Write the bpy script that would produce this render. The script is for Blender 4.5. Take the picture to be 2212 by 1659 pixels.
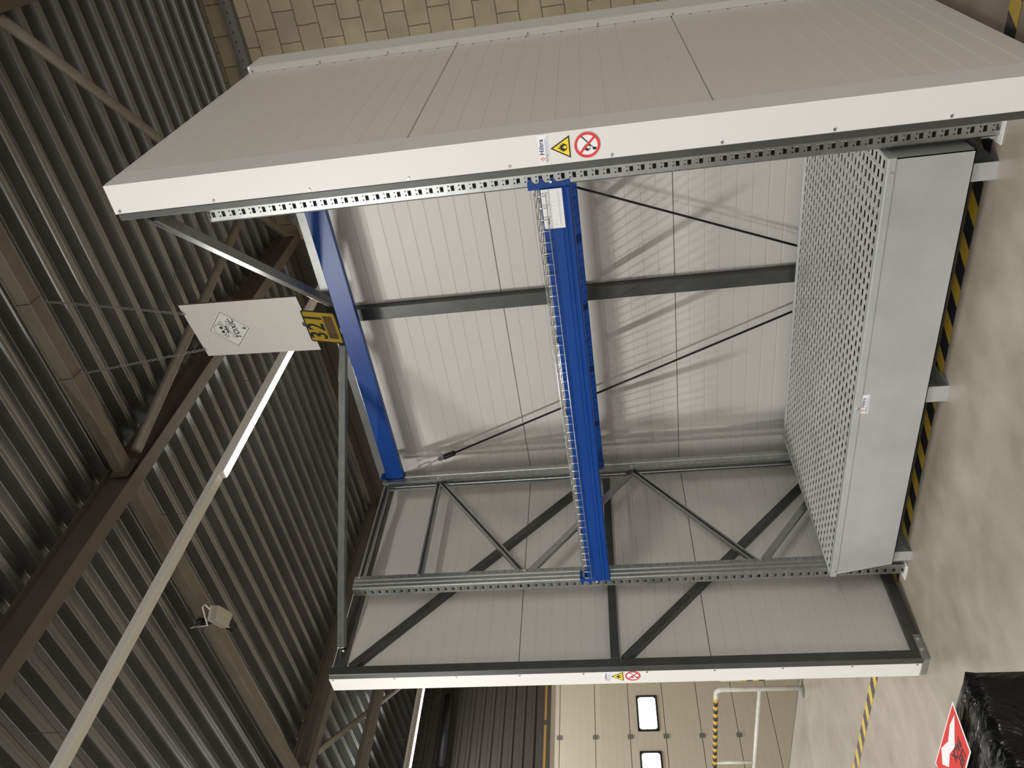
import bpy, bmesh, math, random
from mathutils import Vector, Matrix
random.seed(4)
for o in list(bpy.data.objects): bpy.data.objects.remove(o)
SC = bpy.context.scene
COL = SC.collection
# ------------------------------------------------------------------ camera
CAMP = Vector((3.96065, -3.35662, 1.65051))
RR = ((-0.13920296, 0.06433679, -0.98817170), (-0.80987704, -0.58162692, 0.07621881), (-0.56984359, 0.81090746, 0.13306907))
cd = bpy.data.cameras.new('camera'); cam = bpy.data.objects.new('camera', cd); COL.objects.link(cam)
cd.sensor_fit = 'HORIZONTAL'; cd.sensor_width = 36.0; cd.lens = 36.0 * 1687.4 / 2212.0
cd.clip_start = 0.05; cd.clip_end = 200
right, down, fwd = (Vector(r) for r in RR)
m = Matrix((right, -down, -fwd)).transposed().to_4x4(); m.translation = CAMP
cam.matrix_world = m
SC.camera = cam
# ------------------------------------------------------------------ world, lights, exposure
SC.view_settings.view_transform = 'Standard'; SC.view_settings.look = 'None'
SC.view_settings.gamma = 1.0; SC.view_settings.use_curve_mapping = False
SC.view_settings.exposure = 0.52
wd = bpy.data.worlds.new('hall_air'); SC.world = wd; wd.use_nodes = True
bg = wd.node_tree.nodes['Background']; bg.inputs[0].default_value = (1.0, 0.97, 0.93, 1); bg.inputs[1].default_value = 0.60
LAMP_COL = (1.0, 0.98, 0.945)
def area(name, loc, sx, sy, power, rot=(0, 0, 0), col=LAMP_COL):
    l = bpy.data.lights.new(name, 'AREA'); l.shape = 'RECTANGLE'; l.size = sx; l.size_y = sy; l.energy = power; l.color = col
    o = bpy.data.objects.new(name, l); COL.objects.link(o); o.location = loc; o.rotation_euler = rot
    return o
TRX = -0.60; TRZ = 5.44
for x, y0, y1, pw, sd in ((TRX, 2.02, 4.55, 90, .04), (TRX, -5.9, -3.4, 400, .32), (TRX, -11.5, -9.0, 340, .26), (-7.95, 2.6, 4.6, 60, .04), (-7.95, -3.5, -1.0, 170, .1),
                          (-7.95, -8.5, -6.0, 200, .2), (13.9, -9.5, -4.5, 620, .42), (6.6, -14.0, -11.5, 300, .26)):
    c = (x, (y0 + y1) / 2, TRZ - 0.05)
    area('lamp_light', c, 0.06, y1 - y0, pw * (1 - 2 * sd))
    for sg in (-1, 1):   # the diffuser also sheds light sideways
        area('lamp_side_light', (x + sg * .045, c[1], TRZ - .02), 0.03, y1 - y0, pw * sd, (0, sg * -math.radians(72), 0))
# ------------------------------------------------------------------ materials
MATS = {}
def nt(m): return m.node_tree.nodes, m.node_tree.links
def mat(name, col, rough=0.5, metal=0.0, noise=None, bump=None, emit=None, spec=None, coat=0):
    m = bpy.data.materials.new(name); m.use_nodes = True
    N, L = nt(m); b = N['Principled BSDF']
    b.inputs['Base Color'].default_value = (*col, 1); b.inputs['Roughness'].default_value = rough; b.inputs['Metallic'].default_value = metal
    if spec is not None: b.inputs['Specular IOR Level'].default_value = spec
    if coat: b.inputs['Coat Weight'].default_value = coat
    if emit: b.inputs['Emission Color'].default_value = (*emit[0], 1); b.inputs['Emission Strength'].default_value = emit[1]
    if noise or bump:
        tc = N.new('ShaderNodeTexCoord')
    if noise:
        sc, amt = noise[0], noise[1]
        mp = N.new('ShaderNodeMapping'); L.new(tc.outputs['Object'], mp.inputs[0])
        if len(noise) > 2: mp.inputs['Scale'].default_value = noise[2]
        n = N.new('ShaderNodeTexNoise'); n.inputs['Scale'].default_value = sc; n.inputs['Detail'].default_value = 5
        L.new(mp.outputs[0], n.inputs['Vector'])
        r = N.new('ShaderNodeMapRange'); r.inputs[1].default_value = .3; r.inputs[2].default_value = .7
        r.inputs[3].default_value = 1 - amt; r.inputs[4].default_value = 1 + amt
        L.new(n.outputs['Fac'], r.inputs[0])
        mx = N.new('ShaderNodeVectorMath'); mx.operation = 'SCALE'; mx.inputs[0].default_value = col
        L.new(r.outputs[0], mx.inputs['Scale']); L.new(mx.outputs[0], b.inputs['Base Color'])
    if bump:
        n2 = N.new('ShaderNodeTexNoise'); n2.inputs['Scale'].default_value = bump[0]; n2.inputs['Detail'].default_value = 4
        L.new(tc.outputs['Object'], n2.inputs['Vector'])
        bp = N.new('ShaderNodeBump'); bp.inputs['Strength'].default_value = bump[1]; bp.inputs['Distance'].default_value = bump[2]
        L.new(n2.outputs['Fac'], bp.inputs['Height']); L.new(bp.outputs[0], b.inputs['Normal'])
    MATS[name] = m
    return m
mat('panel_white', (0.72, 0.70, 0.645), 0.42, bump=(40, .04, .002))
mat('cover_white', (0.77, 0.765, 0.74), 0.40)
mat('steel_tube', (0.085, 0.088, 0.085), 0.40, 0.5, noise=(9, .12))
mat('galvanised', (0.37, 0.38, 0.375), 0.32, 0.85, noise=(30, .10))
mat('galvanised_dark', (0.15, 0.155, 0.15), 0.36, 0.75, noise=(14, .08))
mat('galvanised_tray', (0.59, 0.615, 0.63), 0.45, 0.55, noise=(5, .06))
mat('galvanised_grate', (0.72, 0.72, 0.69), 0.45, 0.35, noise=(12, .08))
mat('bright_zinc', (0.75, 0.76, 0.76), 0.28, 0.9)
mat('tray_shade', (0.02, 0.02, 0.02), 0.6, 0.3)  # near-black colour standing in for the shade inside the galvanised tray
mat('beam_blue', (0.003, 0.047, 0.25), 0.33, 0.0, noise=(3, .06), spec=.3)
mat('white_plate', (0.82, 0.82, 0.80), 0.45)
mat('roof_steel', (0.115, 0.103, 0.076), 0.55, noise=(6, .10))
mat('roof_tie', (0.175, 0.160, 0.120), 0.55, noise=(6, .12))
mat('deck_steel', (0.26, 0.272, 0.27), 0.29, 0.8, noise=(1.2, .12))
mat('trunk_white', (0.74, 0.72, 0.67), 0.5)
mat('lamp_glow', (1, 1, 1), 0.5, emit=((1.0, 0.95, 0.80), 14.0))
mat('cable_dark', (0.03, 0.03, 0.03), 0.4, 0.5)
mat('black', (0.006, 0.006, 0.006), 0.5)
mat('black_plastic', (0.012, 0.012, 0.012), 0.45)
mat('navy', (0.01, 0.015, 0.17), 0.5)
mat('ink_blue', (0.30, 0.32, 0.55), 0.5)
mat('ink_grey', (0.50, 0.50, 0.50), 0.5)
mat('ink_pale', (0.70, 0.70, 0.70), 0.5)
mat('logo_red', (0.85, 0.33, 0.25), 0.5)
mat('sign_red', (0.76, 0.035, 0.05), 0.4)
mat('sign_yellow', (0.95, 0.70, 0.02), 0.4)
mat('sticker_white', (0.88, 0.88, 0.90), 0.4)
mat('placard_white', (0.68, 0.68, 0.64), 0.45)
mat('board_white', (0.60, 0.59, 0.54), 0.5, noise=(60, .03))
mat('board_edge', (0.12, 0.06, 0.04), 0.7)
mat('plate_yellow', (0.50, 0.34, 0.035), 0.22, 0.35, bump=(14, .35, .01))
mat('barcode_brown', (0.16, 0.095, 0.02), 0.4)
mat('tape_yellow', (0.72, 0.49, 0.06), 0.4)
mat('tape_black', (0.035, 0.035, 0.042), 0.3)
mat('door_cream', (0.60, 0.545, 0.445), 0.5)
mat('dull_yellow', (0.30, 0.19, 0.05), 0.5)
mat('rubber_black', (0.01, 0.01, 0.01), 0.6)
mat('daylight_pane', (1, 1, 1), 0.3, emit=((0.95, 0.98, 1.0), 3.0))
mat('hinge_grey', (0.16, 0.155, 0.15), 0.5)
mat('cladding_dark', (0.055, 0.05, 0.043), 0.55, 0.1)
mat('guard_white', (0.72, 0.70, 0.67), 0.4, noise=(14, .10))
mat('pipe_blueblack', (0.02, 0.022, 0.028), 0.4)
mat('label_red', (0.66, 0.03, 0.025), 0.5, spec=.3)
mat('label_white', (0.85, 0.80, 0.82), 0.35)
mat('camera_white', (0.50, 0.48, 0.42), 0.5)
# concrete floor
m = mat('concrete_floor', (0.40, 0.35, 0.285), 0.34)
N, L = nt(m); b = N['Principled BSDF']; tc = N.new('ShaderNodeTexCoord')
n1 = N.new('ShaderNodeTexNoise'); n1.inputs['Scale'].default_value = 1.6; n1.inputs['Detail'].default_value = 9; n1.inputs['Roughness'].default_value = .62
n2 = N.new('ShaderNodeTexNoise'); n2.inputs['Scale'].default_value = 14; n2.inputs['Detail'].default_value = 6
L.new(tc.outputs['Object'], n1.inputs['Vector'])
mpf = N.new('ShaderNodeMapping'); mpf.inputs['Scale'].default_value = (.5, .35, 1); mpf.inputs['Rotation'].default_value = (0, 0, .5)
L.new(tc.outputs['Object'], mpf.inputs[0]); L.new(mpf.outputs[0], n2.inputs['Vector'])
mixn = N.new('ShaderNodeMix'); mixn.inputs[0].default_value = .4
L.new(n1.outputs['Fac'], mixn.inputs[2]); L.new(n2.outputs['Fac'], mixn.inputs[3])
cr = N.new('ShaderNodeValToRGB'); cr.color_ramp.elements[0].position = .34; cr.color_ramp.elements[0].color = (0.29, 0.245, 0.185, 1)
cr.color_ramp.elements[1].position = .66; cr.color_ramp.elements[1].color = (0.45, 0.40, 0.33, 1)
L.new(mixn.outputs[0], cr.inputs[0]); L.new(cr.outputs[0], b.inputs['Base Color'])
rr = N.new('ShaderNodeMapRange'); rr.inputs[3].default_value = .26; rr.inputs[4].default_value = .5
L.new(n1.outputs['Fac'], rr.inputs[0]); L.new(rr.outputs[0], b.inputs['Roughness'])
# block masonry
m = mat('block_masonry', (0.4, 0.33, 0.24), 0.85)
N, L = nt(m); b = N['Principled BSDF']; tc = N.new('ShaderNodeTexCoord')
sx = N.new('ShaderNodeSeparateXYZ'); L.new(tc.outputs['Object'], sx.inputs[0])
cx = N.new('ShaderNodeCombineXYZ'); L.new(sx.outputs['X'], cx.inputs['X']); L.new(sx.outputs['Z'], cx.inputs['Y'])
wob = N.new('ShaderNodeTexNoise'); wob.inputs['Scale'].default_value = 7; L.new(cx.outputs[0], wob.inputs['Vector'])
wsc = N.new('ShaderNodeVectorMath'); wsc.operation = 'MULTIPLY_ADD'; wsc.inputs[1].default_value = (.02, .02, 0)
L.new(wob.outputs['Color'], wsc.inputs[0]); L.new(cx.outputs[0], wsc.inputs[2])
bk = N.new('ShaderNodeTexBrick'); L.new(wsc.outputs[0], bk.inputs['Vector'])
bk.inputs['Color1'].default_value = (0.43, 0.35, 0.235, 1); bk.inputs['Color2'].default_value = (0.36, 0.305, 0.215, 1); bk.inputs['Mortar'].default_value = (0.15, 0.115, 0.075, 1)
bk.inputs['Scale'].default_value = 1.0; bk.inputs['Brick Width'].default_value = .328; bk.inputs['Row Height'].default_value = .247
bk.inputs['Mortar Size'].default_value = .006; bk.inputs['Mortar Smooth'].default_value = .3; bk.offset = .5
nz = N.new('ShaderNodeTexNoise'); nz.inputs['Scale'].default_value = 3.5; nz.inputs['Detail'].default_value = 6; L.new(tc.outputs['Object'], nz.inputs['Vector'])
mr = N.new('ShaderNodeMapRange'); mr.inputs[1].default_value = .3; mr.inputs[2].default_value = .7; mr.inputs[3].default_value = .86; mr.inputs[4].default_value = 1.12; L.new(nz.outputs['Fac'], mr.inputs[0])
vm = N.new('ShaderNodeVectorMath'); vm.operation = 'SCALE'; L.new(bk.outputs['Color'], vm.inputs[0]); L.new(mr.outputs[0], vm.inputs['Scale']); L.new(vm.outputs[0], b.inputs['Base Color'])
bp = N.new('ShaderNodeBump'); bp.inputs['Strength'].default_value = .7; bp.inputs['Distance'].default_value = .02; bp.invert = True
L.new(bk.outputs['Fac'], bp.inputs['Height']); L.new(bp.outputs[0], b.inputs['Normal'])
# stretch film
m = mat('stretch_film', (0.004, 0.004, 0.004), 0.12, spec=.35)
N, L = nt(m); b = N['Principled BSDF']; tc = N.new('ShaderNodeTexCoord')
wv = N.new('ShaderNodeTexNoise'); wv.inputs['Scale'].default_value = 5; wv.inputs['Detail'].default_value = 7; wv.inputs['Distortion'].default_value = 1.5
mp = N.new('ShaderNodeMapping'); mp.inputs['Scale'].default_value = (1.3, 3, 1.6); mp.inputs['Rotation'].default_value = (.3, .2, .5)
L.new(tc.outputs['Object'], mp.inputs[0]); L.new(mp.outputs[0], wv.inputs['Vector'])
bp = N.new('ShaderNodeBump'); bp.inputs['Strength'].default_value = .55; bp.inputs['Distance'].default_value = .04
L.new(wv.outputs['Fac'], bp.inputs['Height']); L.new(bp.outputs[0], b.inputs['Normal'])

# ------------------------------------------------------------------ mesh helpers
class MB:
    """collects vertices and faces in world coordinates; build() links one mesh object"""
    def __init__(s): s.v = []; s.f = []; s.m = []
    def add(s, vs, fs, mi=0):
        n = len(s.v); s.v += [tuple(v) for v in vs]
        for f in fs: s.f.append([i + n for i in f]); s.m.append(mi)
        return s
    def box(s, x0, x1, y0, y1, z0, z1, mi=0):
        vs = [(x, y, z) for z in (z0, z1) for y in (y0, y1) for x in (x0, x1)]
        return s.add(vs, [(0, 2, 3, 1), (4, 5, 7, 6), (0, 1, 5, 4), (2, 6, 7, 3), (0, 4, 6, 2), (1, 3, 7, 5)], mi)
    def prism(s, poly, fn, a0, a1, mi=0, caps=True):
        n = len(poly)
        vs = [fn(p[0], p[1], a0) for p in poly] + [fn(p[0], p[1], a1) for p in poly]
        fs = [(i, (i + 1) % n, n + (i + 1) % n, n + i) for i in range(n)]
        if caps: fs += [tuple(range(n))[::-1], tuple(range(n, 2 * n))]
        return s.add(vs, fs, mi)
    def strip(s, poly, fn, a0, a1, mi=0):
        n = len(poly)
        vs = [fn(p[0], p[1], a0) for p in poly] + [fn(p[0], p[1], a1) for p in poly]
        return s.add(vs, [(i, i + 1, n + i + 1, n + i) for i in range(n - 1)], mi)
    def bar(s, p0, p1, w, h, up=(0, 0, 1), mi=0):
        p0, p1 = Vector(p0), Vector(p1); d = (p1 - p0).normalized(); up = Vector(up)
        a = d.cross(up).normalized(); c = a.cross(d)
        vs = [p + a * (i * w / 2) + c * (j * h / 2) for p in (p0, p1) for i, j in ((-1, -1), (1, -1), (1, 1), (-1, 1))]
        return s.add(vs, [(3, 2, 1, 0), (4, 5, 6, 7), (0, 1, 5, 4), (1, 2, 6, 5), (2, 3, 7, 6), (3, 0, 4, 7)], mi)
    def channel(s, p0, p1, w, h, up=(0, 0, 1), t=.003, mi=0):
        """open C: back plate w wide, flanges h deep towards +up side"""
        p0, p1 = Vector(p0), Vector(p1); d = (p1 - p0).normalized(); up = Vector(up)
        a = d.cross(up).normalized(); c = a.cross(d)
        pr = [(-w / 2, 0), (w / 2, 0), (w / 2, h), (w / 2 - .012, h), (w / 2 - .012, h - t), (w / 2 - t, h - t), (w / 2 - t, t), (-w / 2 + t, t), (-w / 2 + t, h - t), (-w / 2 + .012, h - t), (-w / 2 + .012, h), (-w / 2, h)]
        L_ = (p1 - p0).length
        return s.prism(pr, lambda u, v, q: p0 + d * q + a * u + c * v, 0, L_, mi)
    def tube(s, pts, r, seg=8, mi=0, closed=False):
        pts = [Vector(p) for p in pts]; n = len(pts); vs = []; prev = None
        for i, p in enumerate(pts):
            if closed: d = pts[(i + 1) % n] - pts[i - 1]
            else: d = pts[min(i + 1, n - 1)] - pts[max(i - 1, 0)]
            d.normalize()
            ref = prev if prev is not None else (Vector((0, 0, 1)) if abs(d.z) < .9 else Vector((1, 0, 0)))
            a = (ref - d * ref.dot(d)).normalized(); c = d.cross(a); prev = a
            vs += [p + (a * math.cos(k * 2 * math.pi / seg) + c * math.sin(k * 2 * math.pi / seg)) * r for k in range(seg)]
        fs = []
        for i in range(n if closed else n - 1):
            j = (i + 1) % n
            fs += [(i * seg + k, i * seg + (k + 1) % seg, j * seg + (k + 1) % seg, j * seg + k) for k in range(seg)]
        if not closed: fs += [tuple(range(seg))[::-1], tuple(range((n - 1) * seg, n * seg))]
        return s.add(vs, fs, mi)
    def build(s, name, mats, parent=None, bevel=0, solid=0, smooth=False):
        me = bpy.data.meshes.new(name); org = wloc(parent) if parent else Vector((0, 0, 0))
        if parent is None:
            xs = [v[0] for v in s.v]; ys = [v[1] for v in s.v]; zs = [v[2] for v in s.v]
            org = Vector(((min(xs) + max(xs)) / 2, (min(ys) + max(ys)) / 2, min(zs)))
        me.from_pydata([tuple(Vector(v) - org) for v in s.v], [], s.f)
        for mn in ([mats] if isinstance(mats, str) else mats): me.materials.append(MATS[mn])
        me.polygons.foreach_set('material_index', s.m)
        bm = bmesh.new(); bm.from_mesh(me); bmesh.ops.recalc_face_normals(bm, faces=bm.faces); bm.to_mesh(me); bm.free()
        if smooth: me.polygons.foreach_set('use_smooth', [True] * len(me.polygons))
        me.update()
        o = bpy.data.objects.new(name, me); COL.objects.link(o)
        if parent: o.parent = parent
        else: o.location = org
        if solid:
            md = o.modifiers.new('thickness', 'SOLIDIFY'); md.thickness = solid; md.offset = 0
        if bevel:
            md = o.modifiers.new('edge', 'BEVEL'); md.width = bevel; md.segments = 2; md.limit_method = 'ANGLE'; md.angle_limit = .9
        return o
def wloc(o):
    v = Vector((0, 0, 0))
    while o is not None: v += o.location; o = o.parent
    return v
def tag(o, label=None, cat=None, group=None, kind=None):
    if label: o['label'] = label
    if cat: o['category'] = cat
    if group: o['group'] = group
    if kind: o['kind'] = kind
    return o
def thing(name, label, cat, loc, group=None):
    o = bpy.data.objects.new(name, None); COL.objects.link(o); o.location = loc; o.empty_display_size = .1
    return tag(o, label, cat, group)
def copy_tree(o, parent=None):
    c = o.copy(); COL.objects.link(c); c.parent = parent
    for ch in [k for k in bpy.data.objects if k.parent == o]: copy_tree(ch, c)
    return c
XY = lambda u, v, q: (u, v, q)          # profile in XY extruded along Z
XZ = lambda u, v, q: (u, q, v)          # profile in XZ extruded along Y
YZ = lambda u, v, q: (q, u, v)          # profile in YZ extruded along X

FONT = None
def text_polys(txt, size, bold=0.0, shear=0.0, space=1.0):
    cu = bpy.data.curves.new('t', 'FONT'); cu.body = txt; cu.size = size; cu.offset = bold; cu.shear = shear
    cu.align_x = 'CENTER'; cu.align_y = 'CENTER'; cu.space_character = space; cu.resolution_u = 3
    ob = bpy.data.objects.new('t', cu); COL.objects.link(ob)
    dg = bpy.context.evaluated_depsgraph_get(); me = bpy.data.meshes.new_from_object(ob.evaluated_get(dg))
    vs = [(v.co.x, v.co.y) for v in me.vertices]; fs = [list(p.vertices) for p in me.polygons]
    bpy.data.objects.remove(ob); bpy.data.curves.remove(cu); bpy.data.meshes.remove(me)
    return vs, fs
class Decal:
    """a printed sheet: layered polygons on a plane with origin O, axes U and V"""
    def __init__(s, O, U, V, step=.0004):
        s.O, s.U, s.V = Vector(O), Vector(U).normalized(), Vector(V).normalized(); s.N = s.U.cross(s.V); s.mb = MB(); s.mats = []; s.step = step
    def mi(s, mt):
        if mt not in s.mats: s.mats.append(mt)
        return s.mats.index(mt)
    def P(s, u, v, l): return s.O + s.U * u + s.V * v + s.N * (s.step * l)
    def poly(s, pts, mt, l=1):
        s.mb.add([s.P(u, v, l) for u, v in pts], [tuple(range(len(pts)))], s.mi(mt)); return s
    def rect(s, u0, u1, v0, v1, mt, l=1): return s.poly([(u0, v0), (u1, v0), (u1, v1), (u0, v1)], mt, l)
    def disc(s, u, v, r, mt, l=1, ry=None, n=28): return s.poly([(u + r * math.cos(k * 2 * math.pi / n), v + (ry or r) * math.sin(k * 2 * math.pi / n)) for k in range(n)], mt, l)
    def ring(s, outer, inner, mt, l=1):
        n = len(outer); s.mb.add([s.P(u, v, l) for u, v in list(outer) + list(inner)], [(i, (i + 1) % n, n + (i + 1) % n, n + i) for i in range(n)], s.mi(mt)); return s
    def cring(s, u, v, r0, r1, mt, l=1, n=40, k=1.0):
        c = [(math.cos(a * 2 * math.pi / n), math.sin(a * 2 * math.pi / n)) for a in range(n)]
        return s.ring([(u + x * r1, v + y * r1 * k) for x, y in c], [(u + x * r0, v + y * r0 * k) for x, y in c], mt, l)
    def line(s, pts, w, mt, l=1):
        for (a, b), (c, d) in zip(pts, pts[1:]):
            dx, dy = c - a, d - b; q = math.hypot(dx, dy) or 1; nx, ny = -dy / q * w / 2, dx / q * w / 2
            s.poly([(a + nx, b + ny), (c + nx, d + ny), (c - nx, d - ny), (a - nx, b - ny)], mt, l)
        return s
    def text(s, txt, u, v, size, mt, l=1, bold=0., shear=0., sx=1.0, ang=0., space=1.0):
        vs, fs = text_polys(txt, size, bold, shear, space); ca, sa = math.cos(ang), math.sin(ang)
        s.mb.add([s.P(u + (x * sx) * ca - y * sa, v + (x * sx) * sa + y * ca, l) for x, y in vs], fs, s.mi(mt)); return s
    def build(s, name, parent=None, thick=0):
        return s.mb.build(name, s.mats, parent)

# ------------------------------------------------------------------ setting
ZC = 5.85; YW = 5.855; XLW = -9.69
PX, PY, PZ = -3.45, 1.69, -1.30        # the dock pit beside the rack
f = MB()
f.add([(XLW, -20, 0), (PX, -20, 0), (PX, PY, 0), (XLW, PY, 0), (18, -20, 0), (18, PY, 0), (18, YW, 0), (PX, YW, 0)],
      [(0, 1, 2, 3), (1, 4, 5, 2), (2, 5, 6, 7)])
f.add([(XLW, PY, 0), (PX, PY, 0), (PX, YW, 0), (XLW, PY, PZ), (PX, PY, PZ), (PX, YW, PZ), (XLW, YW, PZ)], [(0, 1, 4, 3), (1, 2, 5, 4), (3, 4, 5, 6)])
tag(f.build('floor', 'concrete_floor'), 'beige mottled concrete floor of the hall', 'floor', kind='structure')
tm = MB().box(XLW, PX, PY - .03, PY + .004, -.14, .004)
tag(tm.build('trim_1', 'hinge_grey'), 'steel edge strip along the end of the concrete floor', 'trim', kind='structure')
w = MB().box(XLW - .2, 18, YW, YW + .2, PZ, ZC + .3)
o = w.build('wall_back', 'block_masonry'); o.location.z += 0
tag(o, 'beige concrete block wall behind the white enclosure', 'wall', kind='structure')
# ceiling: trapezoidal steel deck, ribs along X, pitch 0.25
ce = MB(); pts = []
y0 = 0.972 - .25 * 84
for k in range(110):
    yb = y0 + k * .25
    if yb > YW + .02: break
    pts += [(yb - .118, ZC + .106), (yb - .100, ZC + .106), (yb - .094, ZC + .100), (yb - .084, ZC + .100), (yb - .078, ZC + .106), (yb - .040, ZC + .106), (yb - .034, ZC + .102), (yb - .004, ZC + .004), (yb, ZC),
            (yb + .024, ZC), (yb + .028, ZC + .004), (yb + .034, ZC + .004), (yb + .038, ZC), (yb + .060, ZC), (yb + .064, ZC + .004), (yb + .096, ZC + .102)]
ce.strip(pts, YZ, XLW, 18)
tag(ce.build('ceiling', 'deck_steel', solid=.002), 'ribbed galvanised steel roof deck', 'ceiling', kind='structure')
# left wall: dark horizontal cladding with the door opening
lw = MB(); prof = []; z = 3.55
while z < ZC + .1:
    prof += [(XLW, z), (XLW, z + .10), (XLW + .035, z + .125), (XLW + .035, z + .175)]; z += .2
lw.strip(prof, lambda u, v, q: (u, q, v), -20, YW)
lw.box(XLW - .1, XLW - .01, -20, 1.9, PZ, 3.6); lw.box(XLW - .1, XLW - .01, 1.9, YW, 3.45, ZC)
tag(lw.build('wall_left', 'cladding_dark'), 'dark horizontally ribbed cladding above the big door', 'wall', kind='structure')
# sectional door with windows
dr = thing('door_1', 'cream sectional overhead door with square windows', 'door', (XLW, 3.9, PZ)); dr['kind'] = 'structure'
jz = [3.40, 3.204, 2.540, 1.905, 1.260, .620, -.03, -.67, PZ]
for za, zb in zip(jz[1:], jz[:-1]):
    pr = [(XLW - .04, za + .003), (XLW, za + .006)]
    n = max(1, round((zb - za) / .13))
    for k in range(1, n):
        zz = za + (zb - za) * k / n; pr += [(XLW, zz - .004), (XLW - .0025, zz), (XLW, zz + .004)]
    pr += [(XLW, zb - .006), (XLW - .04, zb - .003)]
    MB().prism(pr, XZ, 2.0, YW - .02).build('door_panel', 'door_cream', dr)
MB().box(XLW - .055, XLW - .041, 2.0, YW - .02, PZ, 3.4).build('backing', 'rubber_black', dr)
for ya in (4.70, 3.60, 2.50):
    fr = MB(); 
    def rrect(y0, y1, z0, z1, r, n=5):
        out = []
        for cy_, cz_, a0 in ((y1 - r, z1 - r, 0), (y0 + r, z1 - r, 90), (y0 + r, z0 + r, 180), (y1 - r, z0 + r, 270)):
            out += [(cy_ + r * math.cos(math.radians(a0 + 90 * k / n)), cz_ + r * math.sin(math.radians(a0 + 90 * k / n))) for k in range(n + 1)]
        return out
    A, B = rrect(ya, ya + .72, 1.365, 1.757, .02), rrect(ya + .035, ya + .685, 1.40, 1.722, .05)
    for x in (XLW + .004, XLW + .022):
        n = len(A); fr.add([(x, *q) for q in A + B], [(i, (i + 1) % n, n + (i + 1) % n, n + i) for i in range(n)])
    n = len(A)
    for Q in (A, B): fr.add([(XLW + .004, *q) for q in Q] + [(XLW + .022, *q) for q in Q], [(i, (i + 1) % n, n + (i + 1) % n, n + i) for i in range(n)])
    fo = tag(fr.build('window_frame', 'rubber_black', dr), 'black rounded window frame')
    tag(MB().add([(XLW + .008, *q) for q in B], [tuple(range(len(B)))]).build('pane', 'daylight_pane', fo), 'bright daylit pane')
for zz in jz[1:7]:
    MB().box(XLW + .001, XLW + .02, 4.56, 4.64, zz - .045, zz + .045).build('hinge', 'hinge_grey', dr)
hd = MB().box(XLW - .02, XLW + .08, 1.9, YW, 3.385, 3.52); hd.box(XLW - .02, XLW + .085, 1.9, YW, 3.52, 3.56)
hd = hd.build('header', 'cladding_dark', dr)
hy = MB()
for ya, yb in ((4.92, YW - .15), (3.9, 4.82), (2.8, 3.8)): hy.box(XLW + .081, XLW + .084, ya, yb, 3.44, 3.485)
tag(hy.build('hazard_strip', 'dull_yellow', hd), 'yellow strip on the door header')
tag(MB().tube([(XLW + .30, 5.32, 5.32), (XLW + .30, 3.9, 5.30)], .085, 16).tube([(XLW + .3, 5.3, 5.3), (XLW + .3, 5.3, 5.85)], .006, 6).tube([(XLW + .3, 4.0, 5.3), (XLW + .3, 4.0, 5.85)], .006, 6)
    .build('roller_tube', 'pipe_blueblack', smooth=True), 'blue-black roller tube hung in front of the dark cladding', 'tube')
# ------------------------------------------------------------------ roof steel
def ibeam(name, x, zb, bw, y0, y1, mt, label, cat='beam', zt=None):
    zt = zt or ZC - .002; h = bw / 2; t = .010; tw = .004
    pr = [(x - h, zb), (x + h, zb), (x + h, zb + t), (x + tw + .01, zb + t), (x + tw, zb + t + .012), (x + tw, zt - t), (x + h, zt - t), (x + h, zt), (x - h, zt), (x - h, zt - t), (x - tw, zt - t), (x - tw, zb + t + .012), (x - tw - .01, zb + t), (x - h, zb + t)]
    return tag(MB().prism(pr, XZ, y0, y1).build(name, mt), label, cat)
ibeam('roof_beam', .122, 5.58, .125, -9, YW - .02, 'roof_steel', 'brown steel I-beam under the roof deck, crossing above the toxic sign')
ibeam('roof_beam', -4.72, 5.60, .14, -9, YW - .02, 'roof_steel', 'brown steel I-beam under the roof deck, passing behind the left wall top')
ibeam('roof_beam', 3.55, 5.56, .17, -9, YW - .02, 'roof_steel', 'brown steel I-beam in the uppermost corner of the roof')
tag(MB().box(-5.72, -5.60, -9, YW - .05, 5.28, 5.36).box(-5.72, -5.708, -9, YW - .05, 5.36, 5.46).build('roof_rail', 'roof_steel'), 'slim brown steel rail under the deck beside the far light strip', 'rail')
def tie(x0, x1, label, node):
    t = thing('roof_tie', label, 'tie', ((x0 + x1) / 2, 1.265, 5.69))
    MB().box(x0, x1, 1.205, 1.325, 5.685, 5.79).build('bar', 'roof_tie', t, bevel=.006)
    gx = node
    MB().box(gx - .008, gx + .008, 1.16, 1.37, 5.64, 5.80).build('gusset_plate', 'roof_steel', t)
    for yy in (1.225, 1.305): MB().tube([(gx + (.008 if gx < x1 - .1 else -.008), yy, 5.665), (gx + (.022 if gx < x1 - .1 else -.022), yy, 5.665)], .013, 6).build('bolt', 'galvanised', t)
    return t
tie(.16, 3.52, 'brown square roof tie carrying the chains of the toxic sign', .17)
tie(-4.69, .09, 'brown square roof tie behind the white camera box', -4.66)
def rbrace(p0, p1, r, label):
    tag(MB().tube([p0, p1], r, 14).build('roof_brace', 'roof_tie', smooth=True), label, 'brace')
rbrace((.27, 1.36, 5.62), (1.22, 5.78, 5.62), .045, 'round brown roof brace passing behind the toxic sign')
rbrace((3.45, 2.17, 5.62), (.30, 5.48, 5.62), .042, 'round brown roof brace above the top of the right wall')
rbrace((-4.80, 1.62, 5.62), (-7.4, 4.25, 5.62), .04, 'diagonal brown roof brace near the far light strip')
mat('eaves_brown', (0.060, 0.050, 0.036), .6)
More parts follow.
